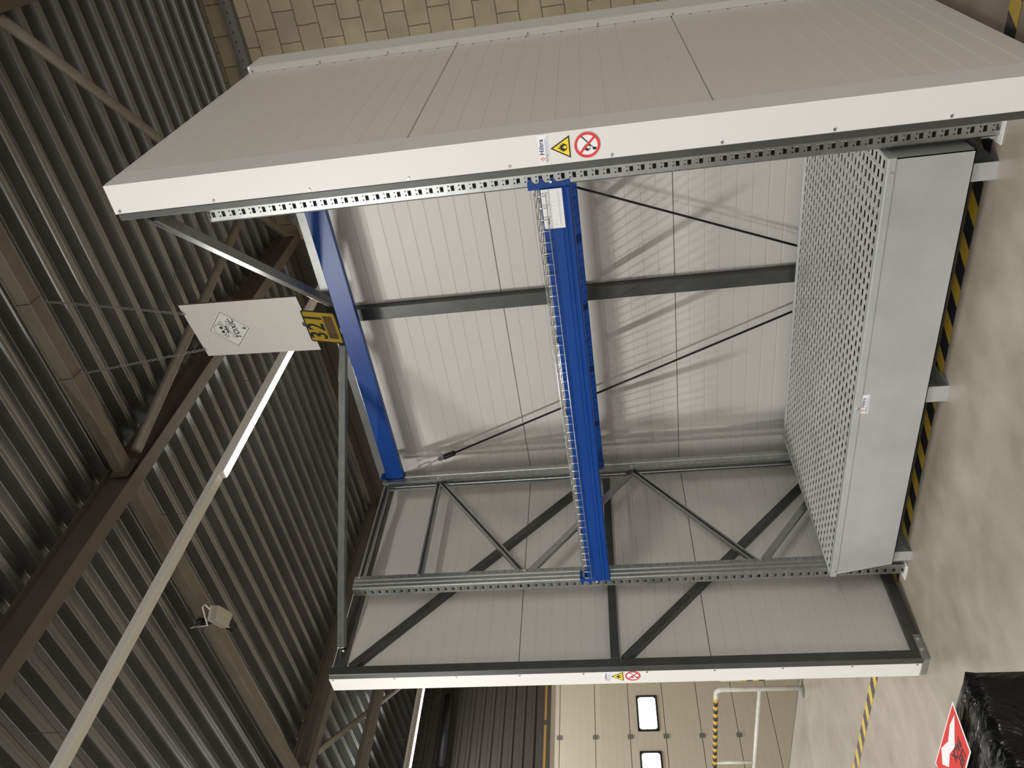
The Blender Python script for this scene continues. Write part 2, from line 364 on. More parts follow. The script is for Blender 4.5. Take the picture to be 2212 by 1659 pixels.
eb = MB().prism([(YW - .004, 5.05), (YW - .07, 5.05), (YW - .07, 5.10), (YW - .03, 5.11), (YW - .03, 5.36), (YW - .09, 5.37), (YW - .09, 5.44), (YW - .03, 5.45), (YW - .03, 5.70), (YW - .08, 5.71), (YW - .08, 5.80), (YW - .004, 5.80)], YZ, XLW + .05, .05)
tag(eb.build('eaves_beam', 'eaves_brown'), 'dark brown ribbed steel eaves beam along the back wall top', 'beam')
# perforated steel angle on the back wall
ra = MB().box(.3, 8, YW - .10, YW - .001, 5.50, 5.63)
for k in range(70): ra.box(.4 + k * .1, .42 + k * .1, YW - .104, YW - .099, 5.56, 5.572, 1)
tag(ra.build('wall_rail', ['hinge_grey', 'black']), 'grey perforated steel rail along the top of the block wall', 'rail')
# ------------------------------------------------------------------ light strips
def light_line(x, lit, y0, y1, label):
    t = thing('light_strip', label, 'light', (x, (y0 + y1) / 2, TRZ))
    MB().box(x - .045, x + .045, y0, y1, TRZ, TRZ + .07).build('trunking', 'trunk_white', t, bevel=.004)
    for a, b_ in lit:
        hs = MB().prism([(x - .045, TRZ), (x + .045, TRZ), (x + .042, TRZ - .03), (x - .042, TRZ - .03)], XZ, a, b_)
        hs = hs.build('lamp_housing', 'trunk_white', t)
        MB().prism([(x - .036, TRZ - .03), (x + .036, TRZ - .03), (x + .03, TRZ - .042), (x - .03, TRZ - .042)], XZ, a + .01, b_ - .01).build('diffuser', 'lamp_glow', hs)
    yy = y0 + .6
    while yy < y1: MB().tube([(x, yy, TRZ + .07), (x, yy, ZC + .003)], .003, 6).build('hanger', 'hinge_grey', t); yy += 2.1
    return t
light_line(TRX, ((2.0, 4.57), (-5.9, -3.4)), -7.5, 5.7, 'white light strip with one lit tube ending at the toxic sign')
light_line(-7.95, ((2.6, 4.6), (-3.5, -1.0)), -7.5, 5.7, 'lit light strip far left beyond the left wall')
# white camera box
cm = thing('camera_box', 'small white camera box with black lens hung from the roof tie', 'camera', (-1.64, 1.17, 5.45))
MB().bar((-1.475, 1.085, 5.50), (-1.735, 1.195, 5.50), .14, .09).build('housing', 'camera_white', cm, bevel=.006)
MB().tube([(-1.735, 1.165, 5.485), (-1.82, 1.19, 5.465)], .045, 16).build('lens', 'black_plastic', cm)
MB().bar((-1.62, 1.12, 5.54), (-1.73, 1.17, 5.74), .035, .04, (1, 0, 0)).tube([(-1.73, 1.155, 5.745), (-1.75, 1.206, 5.765)], .052, 14).build('arm', 'black_plastic', cm)
MB().tube([(-1.47, 1.12, 5.54), (-1.42, 1.14, 5.58), (-1.43, 1.12, 5.60), (-1.55, 1.06, 5.585), (-1.62, 1.06, 5.60), (-1.66, 1.08, 5.70), (-1.72, 1.13, 5.80), (-1.75, 1.14, ZC)], .008, 6).build('cable', 'trunk_white', cm)

# ------------------------------------------------------------------ fire enclosure
MOD = [(.035, 1.2125), (1.2160, 2.3905), (2.3940, 3.600)]
def panel_profile(z0, z1, t0, t1):
    s = 1 if t1 > t0 else -1; q = [(z0 + .003, t0)]; step = (z1 - z0) / 12
    for k in range(1, 12):
        z = z0 + k * step; q += [(z - .006, t0), (z - .0025, t0 + s * .0032), (z + .0025, t0 + s * .0032), (z + .006, t0)]
    q += [(z1 - .003, t0), (z1, t0 + s * .004), (z1, t1 - s * .004), (z1 - .003, t1)]
    for k in range(11, 0, -1):
        z = z0 + k * step; q += [(z + .006, t1), (z + .0025, t1 - s * .0032), (z - .0025, t1 - s * .0032), (z - .006, t1)]
    q += [(z0 + .003, t1), (z0, t1 - s * .004), (z0, t0 + s * .004)]
    return q
XLI, XLO, XRI, XRO = -.2408, -.3579, 2.936, 3.0530
YF, YB, YBO = -.489, 1.3703, 1.475
ZT = 3.61
def flame(D, u, v, s, mt, mt2, l):
    o_ = [(-.5, -.1), (-.62, .12), (-.5, .1), (-.52, .4), (-.38, .25), (-.34, .62), (-.2, .42), (-.06, .98), (.06, .5), (.22, .72), (.24, .38), (.42, .52), (.4, .2), (.58, .24), (.5, -.1), (.34, -.38), (0, -.46), (-.34, -.38)]
    i_ = [(-.24, -.2), (-.16, .02), (-.1, -.08), (-.02, .26), (.08, .0), (.16, .12), (.26, -.14), (.14, -.36), (-.1, -.36)]
    D.poly([(u + a * s, v + b * s) for a, b in o_], mt, l); D.poly([(u + a * s, v + b * s) for a, b in i_], mt2, l + 1)
def logo_sticker(O, U, V, w_, h, parent, small=False):
    D = Decal(O, U, V); D.rect(-w_ / 2, w_ / 2, -h / 2, h / 2, 'sticker_white', 1)
    s = h * .40; u = -w_ / 2 + h * .5
    D.ring([(u - s, -s), (u + s, -s), (u + s, s), (u - s, s)], [(u - s * .94, -s * .94), (u + s * .94, -s * .94), (u + s * .94, s * .94), (u - s * .94, s * .94)], 'ink_grey', 2)
    D.cring(u, s * .35, s * .34, s * .50, 'logo_red', 2, 20); D.cring(u, s * .3, s * .12, s * .24, 'logo_red', 2, 16)
    D.poly([(u - s * .35, s * .6), (u + s * .1, s * .98), (u + s * .4, s * .6)], 'logo_red', 3)
    for r_ in (-.45, -.75): D.line([(u - s * .8 + s * .2 * k, s * (r_ + .12 * math.sin(k * 1.6))) for k in range(9)], s * .1, 'navy', 2)
    D.text('Hiltra', w_ * .085, h * .17, h * .60, 'navy', 2, bold=h * .012, space=1.05)
    for k, (a, b_) in enumerate(((-.22, .36), (-.22, .30), (-.22, .44))): D.rect(w_ * a, w_ * b_, -h * (.19 + .105 * k) - h * .022, -h * (.19 + .105 * k) + h * .022, 'ink_blue', 2)
    return tag(D.build('logo_sticker', parent), 'small white sticker reading Hiltra in blue')
def warn_sticker(O, U, V, w_, h, parent):
    D = Decal(O, U, V); t = [(-w_ / 2, -h / 2), (w_ / 2, -h / 2), (0, h / 2)]; c = -h / 6
    sc = lambda k: [(x * k, (y - c) * k + c) for x, y in t]
    D.poly(sc(1.09), 'sticker_white', 1); D.poly(sc(1.0), 'black', 2); D.poly(sc(.80), 'sign_yellow', 3)
    flame(D, 0, -h * .19, h * .36, 'black', 'sign_yellow', 4)
    return tag(D.build('warning_sticker', parent), 'yellow triangle warning sticker with black flame')
def ban_sticker(O, U, V, r, parent):
    D = Decal(O, U, V); D.disc(0, 0, r, 'sticker_white', 1, n=48)
    flame(D, -.20 * r, -.02 * r, r * .50, 'black', 'sticker_white', 2)
    for k in (-.07, 0, .07): D.line([(.72 * r + k * r, .42 * r + k * r * .4), (-.02 * r + k * r, -.24 * r + k * r * .6)], r * .035, 'black', 4)
    D.cring(.72 * r, .43 * r, r * .06, r * .10, 'black', 3, 14); D.disc(-.32 * r, -.55 * r, r * .11, 'black', 4, ry=r * .16); D.line([(-.02 * r, -.24 * r), (-.30 * r, -.5 * r)], r * .05, 'black', 4)
    D.cring(0, 0, r * .80, r, 'sign_red', 5, 48)
    D.line([(-.60 * r, .60 * r), (.60 * r, -.60 * r)], r * .17, 'sign_red', 6)
    return tag(D.build('prohibition_sticker', parent), 'round red no open flame sticker')

def side_wall(xi, xo, label, td):
    s = 1 if xo > xi else -1
    t = thing('fire_wall', label, 'wall panel', ((xi + xo) / 2, .45, 0))
    for z0, z1 in MOD:
        MB().prism(panel_profile(z0, z1, xi, xo), lambda u, v, q: (v, q, u), YF + .02, YB - .01).build('insulated_panel', 'panel_white', t)
    e = s * .0016
    c = MB().prism([(xi - e, YF + .02), (xi - e, YF), (xo + e, YF), (xo + e, YF + .150), (xo, YF + .150), (xo, YF + .022), (xi, YF + .022)], XY, .035, ZT)
    cov = tag(c.build('end_cover', 'cover_white', t), 'white folded sheet cover on the front edge')
    tc_ = MB().box(min(xi, xo) - .002, max(xi, xo) + .002, YF + .02, YB, ZT - .012, ZT + .001).build('top_cover', 'cover_white', t)
    k0 = -.009 if s > 0 else .009
    sxp = xi + s * .010
    for zz in (3.586, 3.181, 2.782, 2.382, 1.989, 1.605, 1.206, .813, .42, .06):
        MB().tube([(sxp, YF, zz), (sxp, YF - .003, zz)], .0055, 10).build('screw', 'galvanised', cov)
    # inner steel frame
    a, b_ = xi - s * td, xi
    x0, x1 = min(a, b_), max(a, b_)
    def memb(nm, *q): return MB().box(*q).build(nm, 'steel_tube', t, bevel=.004)
    memb('front_tube', x0, x1, YF - .002, YF + .058, .012, 3.60)
    memb('rear_tube', x0, x1, 1.305, YB - .004, .012, 3.60)
    memb('top_rail', x0, x1, YF + .058, 1.305, 3.515, 3.585)
    memb('middle_rail', x0, x1, YF + .058, 1.305, 1.765, 1.818)
    memb('bottom_rail', x0, x1, YF + .058, 1.305, .012, .072)
    xm = (x0 + x1) / 2
    for za, zb in ((3.47, 1.80), (1.735, .075)):
        MB().bar((xm, YF + .058, za), (xm, 1.305, zb), td, .050, (0, 0, 1)).build('diagonal_tube', 'steel_tube', t, bevel=.004)
    # floor bracket
    br = MB().box(min(a - s * .004, a), max(a - s * .004, a), YF - .006, YF + .16, 0, .045).box(min(a - s * .004, a - s * .012), max(a - s * .004, a - s * .012), YF + .0, YF + .16, 0, .005)
    br.box(min(a, xo - s * .02), max(a, xo - s * .02), YF - .008, YF - .003, 0, .033)
    br = br.build('floor_bracket', 'galvanised', t)
    for yy in (YF + .05, YF + .12): MB().tube([(a - s * .004, yy, .03), (a - s * .016, yy, .03)], .010, 6).build('bolt', 'bright_zinc', br)
    return t, cov
tl, cvl = side_wall(XLI, XLO, 'left white insulated wall, its inner face with dark tube frame and diagonals', .050)
xs = -.291
logo_sticker((xs, YF - .0008, 1.847), (1, 0, 0), (0, 0, 1), .100, .041, cvl)
warn_sticker((xs + .004, YF - .0008, 1.787), (1, 0, 0), (0, 0, 1), .088, .076, cvl)
ban_sticker((xs + .006, YF - .0008, 1.692), (1, 0, 0), (0, 0, 1), .0455, cvl)
tr_, cvr = side_wall(XRI, XRO, 'right white insulated wall with stickers on its front edge, nearest the camera', .030)
xs = 2.996
logo_sticker((xs, YF - .0008, 1.8545), (1, 0, 0), (0, 0, 1), .112, .040, cvr)
warn_sticker((xs, YF - .0008, 1.7925), (1, 0, 0), (0, 0, 1), .086, .074, cvr)
ban_sticker((xs - .001, YF - .0008, 1.6925), (1, 0, 0), (0, 0, 1), .0475, cvr)
# back wall
tb = thing('fire_wall', 'rear white insulated wall of the enclosure behind the blue beams', 'wall panel', (1.35, 1.42, 0))
for z0, z1 in MOD:
    MB().prism(panel_profile(z0, z1, YB, YBO), lambda u, v, q: (q, v, u), XLO, XRO).build('insulated_panel', 'panel_white', tb)
MB().prism([(XRO + .001, 1.237), (3.090, 1.237), (3.090, YBO + .004), (XRO - .2, YBO + .004), (XRO - .2, YBO + .001), (XRO + .001, YBO + .001)], XY, .035, ZT).build('corner_cover', 'cover_white', tb)
MB().prism([(XLO - .001, 1.237), (XLO - .037, 1.237), (XLO - .037, YBO + .004), (XLO + .2, YBO + .004), (XLO + .2, YBO + .001), (XLO - .001, YBO + .001)], XY, .035, ZT).build('corner_cover', 'cover_white', tb)
for k, zz in enumerate((3.586, 3.181, 2.782, 2.382, 1.989, 1.605, 1.206)): MB().tube([(XRO + .012, 1.237, zz), (XRO + .012, 1.233, zz)], .0055, 8).build('screw', 'galvanised', tb)
MB().box(1.321, 1.421, YB - .060, YB - .001, .012, 3.515).build('center_column', 'steel_tube', tb, bevel=.004)
MB().box(XLI + .06, XRI - .06, YB - .060, YB - .001, 3.515, 3.632).build('top_rail', 'galvanised_dark', tb, bevel=.004)
MB().box(XLI + .06, XRI - .06, YB - .060, YB - .001, .012, .072).build('bottom_rail', 'steel_tube', tb, bevel=.004)
# roof braces of the enclosure
def roof_brace(p0, p1, label):
    t = thing('roof_brace_tube', label, 'brace', ((p0[0] + p1[0]) / 2, (p0[1] + p1[1]) / 2, 3.55))
    p0, p1 = Vector(p0), Vector(p1); d = (p1 - p0).normalized()
    MB().bar(p0 + d * .07, p1 - d * .05, .05, .05).build('tube', 'galvanised_dark', t, bevel=.004)
    for q, sg in ((p0, 1), (p1, -1)):
        pl = MB().bar(q, q + d * (.16 * sg), .05, .008).build('end_plate', 'steel_tube', t)
        MB().tube([q + d * (.05 * sg) - Vector((0, 0, .004)), q + d * (.05 * sg) - Vector((0, 0, .018))], .011, 6).build('bolt', 'bright_zinc', pl)
roof_brace((-.215, -.36, 3.55), (1.25, 1.29, 3.55), 'grey square tube bracing the top from left front to rear middle')
roof_brace((2.905, -.40, 3.55), (1.49, 1.29, 3.55), 'grey square tube bracing the top from right front to rear middle')

# ------------------------------------------------------------------ pallet rack
LX = 2.7051; H = 3.5
def post_mesh(mb, y0, s):
    """one perforated upright: face at y0 looking towards -s*Y, body running to y0 + s*0.098"""
    xb = [-.032, -.0135, -.0065, .0065, .0135, .032]
    zb = []
    n = 70
    for k in range(n):
        zb += [k * .05, k * .05 + .010, k * .05 + .026, k * .05 + .033, k * .05 + .040]
    zb.append(H)
    idx = {}
    vs = []; fs = []
    for j, z in enumerate(zb):
        for i, x in enumerate(xb): vs.append((x, y0, z))
    w_ = len(xb)
    for j in range(len(zb) - 1):
        r = j % 5
        for i in range(5):
            if r == 1 and i in (1, 2, 3): continue
            if r == 3 and i in (1, 3): continue
            fs.append((j * w_ + i, j * w_ + i + 1, (j + 1) * w_ + i + 1, (j + 1) * w_ + i))
    mb.add(vs, fs)
    side = [(.032, 0), (.039, .006), (.039, .026), (.045, .032), (.045, .044), (.039, .050), (.039, .060), (.045, .066), (.045, .076)]
    for sg in (-1, 1):
        mb.strip([(sg * x, y0 + s * y) for x, y in side], XY, 0, H)
        ys = [y0 + s * y for y in (.076, .083, .089, .098)]; vs = []; fs = []
        zz = []
        for k in range(n): zz += [k * .05, k * .05 + .022, k * .05 + .029]
        zz.append(H)
        for z in zz:
            for y in ys: vs.append((sg * .045, y, z))
        for j in range(len(zz) - 1):
            for i in range(3):
                if j % 3 == 1 and i == 1: continue
                fs.append((j * 4 + i, j * 4 + i + 1, (j + 1) * 4 + i + 1, (j + 1) * 4 + i))
        mb.add(vs, fs)
        mb.strip([(sg * .045, y0 + s * .098), (sg * .027, y0 + s * .098)], XY, 0, H)
def upright_frame():
    t = thing('rack_upright_frame', 'left galvanised perforated rack upright frame standing beside the left wall', 'rack frame', (0, .55, 0), None)
    for y0, s in ((0, 1), (1.122, -1)):
        mb = MB(); post_mesh(mb, y0, s); p = mb.build('post', 'galvanised', t, solid=.0022)
        ft = MB().box(-.07, .05, y0 - s * .022 if s > 0 else y0 - .11, y0 + .11 if s > 0 else y0 + .022, 0, .006)
        ft = tag(ft.build('foot_plate', 'white_plate', t), 'white foot plate')
        MB().tube([(-.058, y0 + s * .05, .006), (-.058, y0 + s * .05, .055)], .006, 8).tube([(-.058, y0 + s * .05, .006), (-.058, y0 + s * .05, .018)], .011, 6).build('anchor_bolt', 'bright_zinc', ft)
    ya, yb = .085, 1.037
    for z in (3.470, 3.060, .10):
        MB().channel((-.02 if z < 1 else -.015, ya, z), (-.015, yb, z), .042, .026, (1, 0, 0)).build('horizontal_brace', 'galvanised', t)
    zig = [(yb, 3.05), (ya, 2.344), (yb, 1.592), (ya, .846), (yb, .11)]
    for k, ((y1, z1), (y2, z2)) in enumerate(zip(zig, zig[1:])):
        MB().channel((.0 if k % 2 else -.012, y1, z1), (.0 if k % 2 else -.012, y2, z2), .042, .026, (1, 0, 0) if k % 2 == 0 else (-1, 0, 0)).build('diagonal_brace', 'galvanised', t)
    for y, z in ((ya, 3.06), (ya, 2.344), (ya, .846), (yb, 3.06), (yb, 1.592), (ya, 3.47)):
        MB().tube([(.044, y, z), (.0498, y, z)], .008, 6).build('bolt', 'bright_zinc', t)
    return t
fl = upright_frame()
frr = copy_tree(fl); frr.location.x = LX; frr.scale = (1, 1, 1)
tag(frr, 'right galvanised perforated rack upright frame close beside the right wall')
def rack_beam(name, yf, z0, z1, s, label):
    """s=+1: front beam hooked on the front posts; s=-1: rear beam"""
    t = thing(name, label, 'beam', (LX / 2, yf, z0))
    f = lambda y: yf + s * y
    h = z1 - z0
    pr = [(f(.0), z1 - .004), (f(.004), z1), (f(.046), z1), (f(.05), z1 - .004), (f(.05), z0), (f(.006), z0), (f(0), z0 + .006), (f(0), z0 + .020), (f(.004), z0 + .024), (f(.004), z0 + .028), (f(0), z0 + .032), (f(0), z0 + .040), (f(.003), z0 + .044), (f(.003), z0 + .048), (f(0), z0 + .052)]
    if s < 0:
        pass
    MB().prism(pr, YZ, .047, LX - .047).build('beam_profile', 'beam_blue', t, bevel=.0015)
    face = 0 if s > 0 else 1.122
    za = z0 - .002; zb = z1 + .052
    for sg, xc in ((1, 0.0), (-1, LX)):
        X = lambda u: xc + sg * u
        c = MB().box(min(X(.0455), X(.0505)), max(X(.0455), X(.0505)), min(face - s * .006, face + s * .062), max(face - s * .006, face + s * .062), za, zb)
        pg = [(.0505, za), (.0505, zb), (.016, zb)]
        nz = int((zb - za) / .05)
        zc = zb
        for k in range(nz):
            pg += [(.016, zc - .002), (.000, zc - .004), (-.001, zc - .018), (.010, zc - .020), (.024, zc - .030), (.024, zc - .046)] if True else []
            zc -= .05
        pg += [(.016, za + .002)]
        yp = (face - s * .0062, face - s * .0026)
        c.prism([(X(u), v) for u, v in pg], XZ, min(yp), max(yp))
        c = c.build('end_connector', 'beam_blue', t)
        MB().tube([(X(.018), face - s * .006, z0 + .085), (X(.018), face - s * .012, z0 + .085)], .006, 8).build('lock_pin', 'white_plate', c)
    return t
bf = rack_beam('rack_beam', -.012, 1.790, 1.928, 1, 'lower blue rack beam at the front carrying the wire deck and white load label')
rack_beam('rack_beam', 1.112, 1.797, 1.932, -1, 'lower blue rack beam at the rear, just behind the front one')
rack_beam('rack_beam', 1.112, 3.335, 3.470, -1, 'topmost blue rack beam across the rear of the rack')
# load label
D = Decal((2.560, -.0128, 1.877), (1, 0, 0), (0, 0, 1)); W, Hh = .190, .095
D.rect(-W / 2, W / 2, -Hh / 2, Hh / 2, 'sticker_white', 1)
D.ring([(-W * .46, -Hh * .36), (W * .46, -Hh * .36), (W * .46, Hh * .40), (-W * .46, Hh * .40)], [(-W * .457, -Hh * .35), (W * .457, -Hh * .35), (W * .457, Hh * .39), (-W * .457, Hh * .39)], 'ink_grey', 2)
D.text('Hiltra', -W * .32, Hh * .27, Hh * .17, 'black', 2, bold=.0006)
D.ring([(-W * .44, Hh * .18), (-W * .40, Hh * .18), (-W * .40, Hh * .33), (-W * .44, Hh * .33)], [(-W * .436, Hh * .19), (-W * .404, Hh * .19), (-W * .404, Hh * .32), (-W * .436, Hh * .32)], 'ink_pale', 2)
for k in range(7):
    for r_ in range(4):
        a = -W * .1 + k * W * .075; D.rect(a, a + W * .05, Hh * (.30 - .05 * r_), Hh * (.315 - .05 * r_), 'ink_pale', 2)
for k in range(9):
    for r_ in range(5):
        if (k * 7 + r_ * 3) % 5: a = -W * .42 + k * W * .095; D.rect(a, a + W * .06, Hh * (.12 - .07 * r_), Hh * (.14 - .07 * r_), 'ink_pale', 2)
for k in range(3): D.rect(-W * .44, W * .44, Hh * (-.27 - .025 * k), Hh * (-.262 - .025 * k), 'ink_grey', 2)
tag(D.build('load_label', bf), 'white printed load label reading Hiltra')
# wire mesh deck
dk = thing('wire_mesh_deck', 'galvanised wire mesh shelf lying on the lower blue beams', 'shelf', (LX / 2, .55, 1.93))
wm = MB(); zd = 1.952; nx = 45
for k in range(nx + 1):
    x = .075 + k * (LX - .15) / nx
    wm.tube([(x, 1.07, zd), (x, -.012, zd), (x, -.0245, zd - .010), (x, -.026, zd - .052)], .0024, 5)
for z, y in ((zd - .049, -.0305), (zd + .004, -.006)): wm.tube([(.065, y, z), (LX - .065, y, z)], .0024, 5)
for k in range(1, 11): wm.tube([(.065, k * .1, zd - .005), (LX - .065, k * .1, zd - .005)], .0024, 5)
wm.build('wire_mesh', 'bright_zinc', dk, smooth=True)
for x in (.42, .88, 1.35, 1.82, 2.28): MB().channel((x, .045, 1.941), (x, 1.055, 1.941), .04, .012, (0, 0, -1)).build('support_channel', 'galvanised', dk)
# crossed tension cables at the rear
def cable(p_top, p_bot, label):
    p0, p1 = Vector(p_top), Vector(p_bot); d = (p1 - p0).normalized()
    t = thing('tension_cable', label, 'cable', (p0 + p1) / 2)
    MB().tube([p0 + d * .37, p1], .0075, 10).build('rod', 'cable_dark', t, smooth=True)
    side = d.cross(Vector((0, 1, 0)))
    tb_ = MB()
    for sg in (-1, 1): tb_.tube([p0 + d * .07, p0 + d * .09 + side * (.016 * sg), p0 + d * .19 + side * (.016 * sg), p0 + d * .21], .0045, 6)
    tb_.tube([p0 + d * -.0, p0 + d * .11], .005, 6); tb_.tube([p0 + d * .17, p0 + d * .29], .005, 6)
    tb_.build('turnbuckle', 'bright_zinc', t)
    MB().bar(p0 + d * .27, p0 + d * .345, .016, .034, (side)).build('clevis', 'galvanised', t, bevel=.004)
    MB().tube([p0 + d * .325, p0 + d * .42], .021, 14).build('sleeve', 'cable_dark', t)
yc = 1.262
cable((-.06, yc, 3.34), (1.30, yc, .045), 'dark tension cable with turnbuckle crossing the rear wall from upper left')
cable((2.765, yc, 3.33), (1.44, yc, .045), 'dark tension cable crossing the rear wall from right upright down to centre')

# ------------------------------------------------------------------ sump tray and grates
st = thing('spill_pallet', 'grey galvanised spill tray standing on three feet under the rack', 'spill tray', (1.35, .57, 0))
SX0, SX1, SY0, SY1, SZ0, SZ1 = .0565, 2.645, -.070, 1.228, .1157, .464
tr = MB()
pf = [(SX0 + .075, SZ0), (SX1, SZ0), (SX1, .440), (SX0, .440)]
tr.prism(pf, XZ, SY0, SY0 + .004); tr.prism(pf, XZ, SY1 - .004, SY1)
tr.prism([(SX1 - .004, SZ0), (SX1, SZ0), (SX1, .44), (SX1 - .004, .44)], XZ, SY0, SY1)
tr.prism([(SX0 + .075, SZ0), (SX0 + .079, SZ0), (SX0 + .004, .44), (SX0, .44)], XZ, SY0, SY1)
tr.prism([(SX0 + .075, SZ0), (SX1, SZ0), (SX1, SZ0 + .004), (SX0 + .075, SZ0 + .004)], XZ, SY0, SY1)
tr.build('tray', 'galvanised_tray', st)
rm = MB()
rm.box(SX0 - .006, SX1 + .004, SY0 - .007, SY0 + .022, .4605, SZ1); rm.box(SX0 - .006, SX1 + .004, SY0 - .007, SY0 - .003, .430, .4605)
rm.box(SX0 - .006, SX1 + .004, SY1 - .014, SY1 + .004, .4605, SZ1 + .006); rm.box(SX0 - .006, SX1 + .004, SY1, SY1 + .004, .430, .4605)
rm.box(SX1 - .008, SX1 + .004, SY0 + .022, SY1 - .014, .4605, SZ1); rm.box(SX1, SX1 + .004, SY0 - .003, SY1, .430, .4605)
rm.box(SX0 - .006, SX0 + .008, SY0 + .022, SY1 - .014, .4605, SZ1); rm.box(SX0 - .006, SX0 - .002, SY0 - .003, SY1, .430, .4605)
rm = rm.build('rim', 'galvanised_tray', st, bevel=.001)
for xx in (1.332, .1, 2.58): MB().tube([(xx, SY0 - .007, .447), (xx, SY0 - .014, .4455)], .008, 8).build('rivet', 'bright_zinc', rm)
for xa, xb_ in ((.121, .197), (1.312, 1.408), (2.490, 2.570)):
    ft = MB().box(xa, xb_, -.034, -.030, 0, SZ0).box(xa, xa + .004, -.030, 1.20, 0, SZ0).box(xa, xb_, -.03, 1.2, 0, .004).box(xa, xb_, 1.196, 1.2, .004, SZ0).box(xa, xb_, -.03, 1.2, SZ0 - .004, SZ0)
    ft.build('foot', 'galvanised_tray', st)
logo_sticker((1.356, SY0 - .0006, .410), (1, 0, 0), (0, 0, 1), .119, .040, st)
MB().box(SX0 + .09, SX1 - .01, SY0 + .01, SY1 - .01, SZ0 + .0045, SZ0 + .007).build('shade_sheet', 'tray_shade', st)  # dark sheet over the tray floor: painted shade, makes the grate holes look black
for xx in (.34, .69, 1.0, 1.34, 1.69, 2.0, 2.35): MB().box(xx - .01, xx + .01, SY0 + .006, SY1 - .006, .37, .432).build('support_bar', 'galvanised_tray', st)
def grate(x0, x1, label):
    t = thing('floor_grate', label, 'grate', ((x0 + x1) / 2, .58, .43), 'grates on the spill tray')
    y0, y1 = SY0 + .0225, SY1 - .0145
    nx = round((x1 - x0) / .06); ny = round((y1 - y0) / .052); px = (x1 - x0) / nx; py = (y1 - y0) / ny
    xb, yb = [x0], [y0]
    for i in range(nx): xb += [x0 + (i + .19) * px, x0 + (i + .83) * px]
    for j in range(ny): yb += [y0 + (j + .22) * py, y0 + (j + .81) * py]
    xb.append(x1); yb.append(y1); g = MB(); w_ = len(xb)
    vs = [(x, y, .459) for y in yb for x in xb]; fs = []
    for j in range(len(yb) - 1):
        for i in range(len(xb) - 1):
            if i % 2 and j % 2: continue
            fs.append((j * w_ + i, j * w_ + i + 1, (j + 1) * w_ + i + 1, (j + 1) * w_ + i))
    g.add(vs, fs); g.build('grid', 'galvanised_grate', t, solid=.004)
    rb = MB()
    for i in range(nx + 1): xx = x0 + i * px; rb.box(max(x0, xx - .003), min(x1, xx + .003), y0, y1, .4612, .4625)
    rb.build('ridges', 'galvanised_grate', t)
    return t
grate(SX0 + .0085, 1.337, 'left half of the galvanised grating lying in the spill tray')
grate(1.342, SX1 - .0085, 'right half of the galvanised grating lying in the spill tray')

# ------------------------------------------------------------------ hanging sign
SR = Matrix(((0.9905, 0.1323, -0.0383), (-0.1273, 0.9854, 0.1135), (0.0528, -0.1075, 0.9928)))
SCN = Vector((1.3789, 1.26, 4.1999)); SW, SH = .4748, .9222
def S(u, d, v): return SCN + SR @ Vector((u, d, v))
sg = thing('hanging_sign', 'white hanging board with a toxic diamond and yellow plate reading 321', 'sign', SCN)
bd = MB(); fv = [S(a * SW / 2, d, b * SH / 2) for d in (0, .014) for a, b in ((-1, -1), (1, -1), (1, 1), (-1, 1))]
bd.add(fv, [(0, 1, 2, 3)], 0); bd.add(fv, [(7, 6, 5, 4), (0, 4, 5, 1), (1, 5, 6, 2), (2, 6, 7, 3), (3, 7, 4, 0)], 1)
bd.build('board', ['board_white', 'board_edge'], sg)
U3, V3 = SR @ Vector((1, 0, 0)), SR @ Vector((0, 0, 1))
D = Decal(S(0, -.0005, .165), U3, V3)
q = .166
dia = lambda r: [(0, -r), (r, 0), (0, r), (-r, 0)]
D.poly(dia(.172), 'placard_white', 1); D.ring(dia(.160), dia(.155), 'black', 2)
# skull and crossed bones
sk = [(.048 * math.cos(a) * (1 if math.sin(a) > -.3 else .72), .050 * math.sin(a) * (1 if math.sin(a) > -.3 else 1.15)) for a in [k * 2 * math.pi / 28 for k in range(28)]]
oy = .068
for a, sg_ in ((.45, 1), (-.45, 1)):
    ca, sa = math.cos(a), math.sin(a)
    for e in (-1, 1):
        D.line([(-e * .015 * ca, oy - .050 - e * .015 * sa), (e * .066 * ca, oy - .050 + e * .066 * sa)], .017, 'black', 2); D.line([(-e * .015 * ca, oy - .050 - e * .015 * sa), (e * .066 * ca, oy - .050 + e * .066 * sa)], .011, 'placard_white', 3)
        for k in (-1, 1):
            cx_, cy_ = e * .070 * ca - k * .008 * sa, oy - .050 + e * .070 * sa + k * .008 * ca
            D.disc(cx_, cy_, .010, 'black', 2, n=14); D.disc(cx_, cy_, .007, 'placard_white', 3, n=14)
D.poly([(x * 1.06, oy + y * 1.06) for x, y in sk], 'black', 4); D.poly([(x, oy + y) for x, y in sk], 'placard_white', 5)
for e in (-1, 1): D.disc(e * .019, oy - .010, .0125, 'black', 6, n=16)
D.poly([(-.008, oy - .034), (.008, oy - .034), (0, oy - .020)], 'black', 6)
D.line([(-.03, oy - .052), (-.012, oy - .046), (.012, oy - .046), (.03, oy - .052)], .011, 'black', 6)
D.text('TOXIC', 0, -.045, .056, 'black', 2, bold=.0012, shear=.25, space=1.05)
D.text('6', 0, -.118, .044, 'black', 2, bold=.001, shear=.15)
tag(D.build('hazard_placard', sg), 'white diamond placard with skull reading TOXIC 6')
ends = [((.1668, .4564), (1.7526, 1.262, 5.690)), ((-.1694, .4594), (1.1091, 1.262, 5.690))]
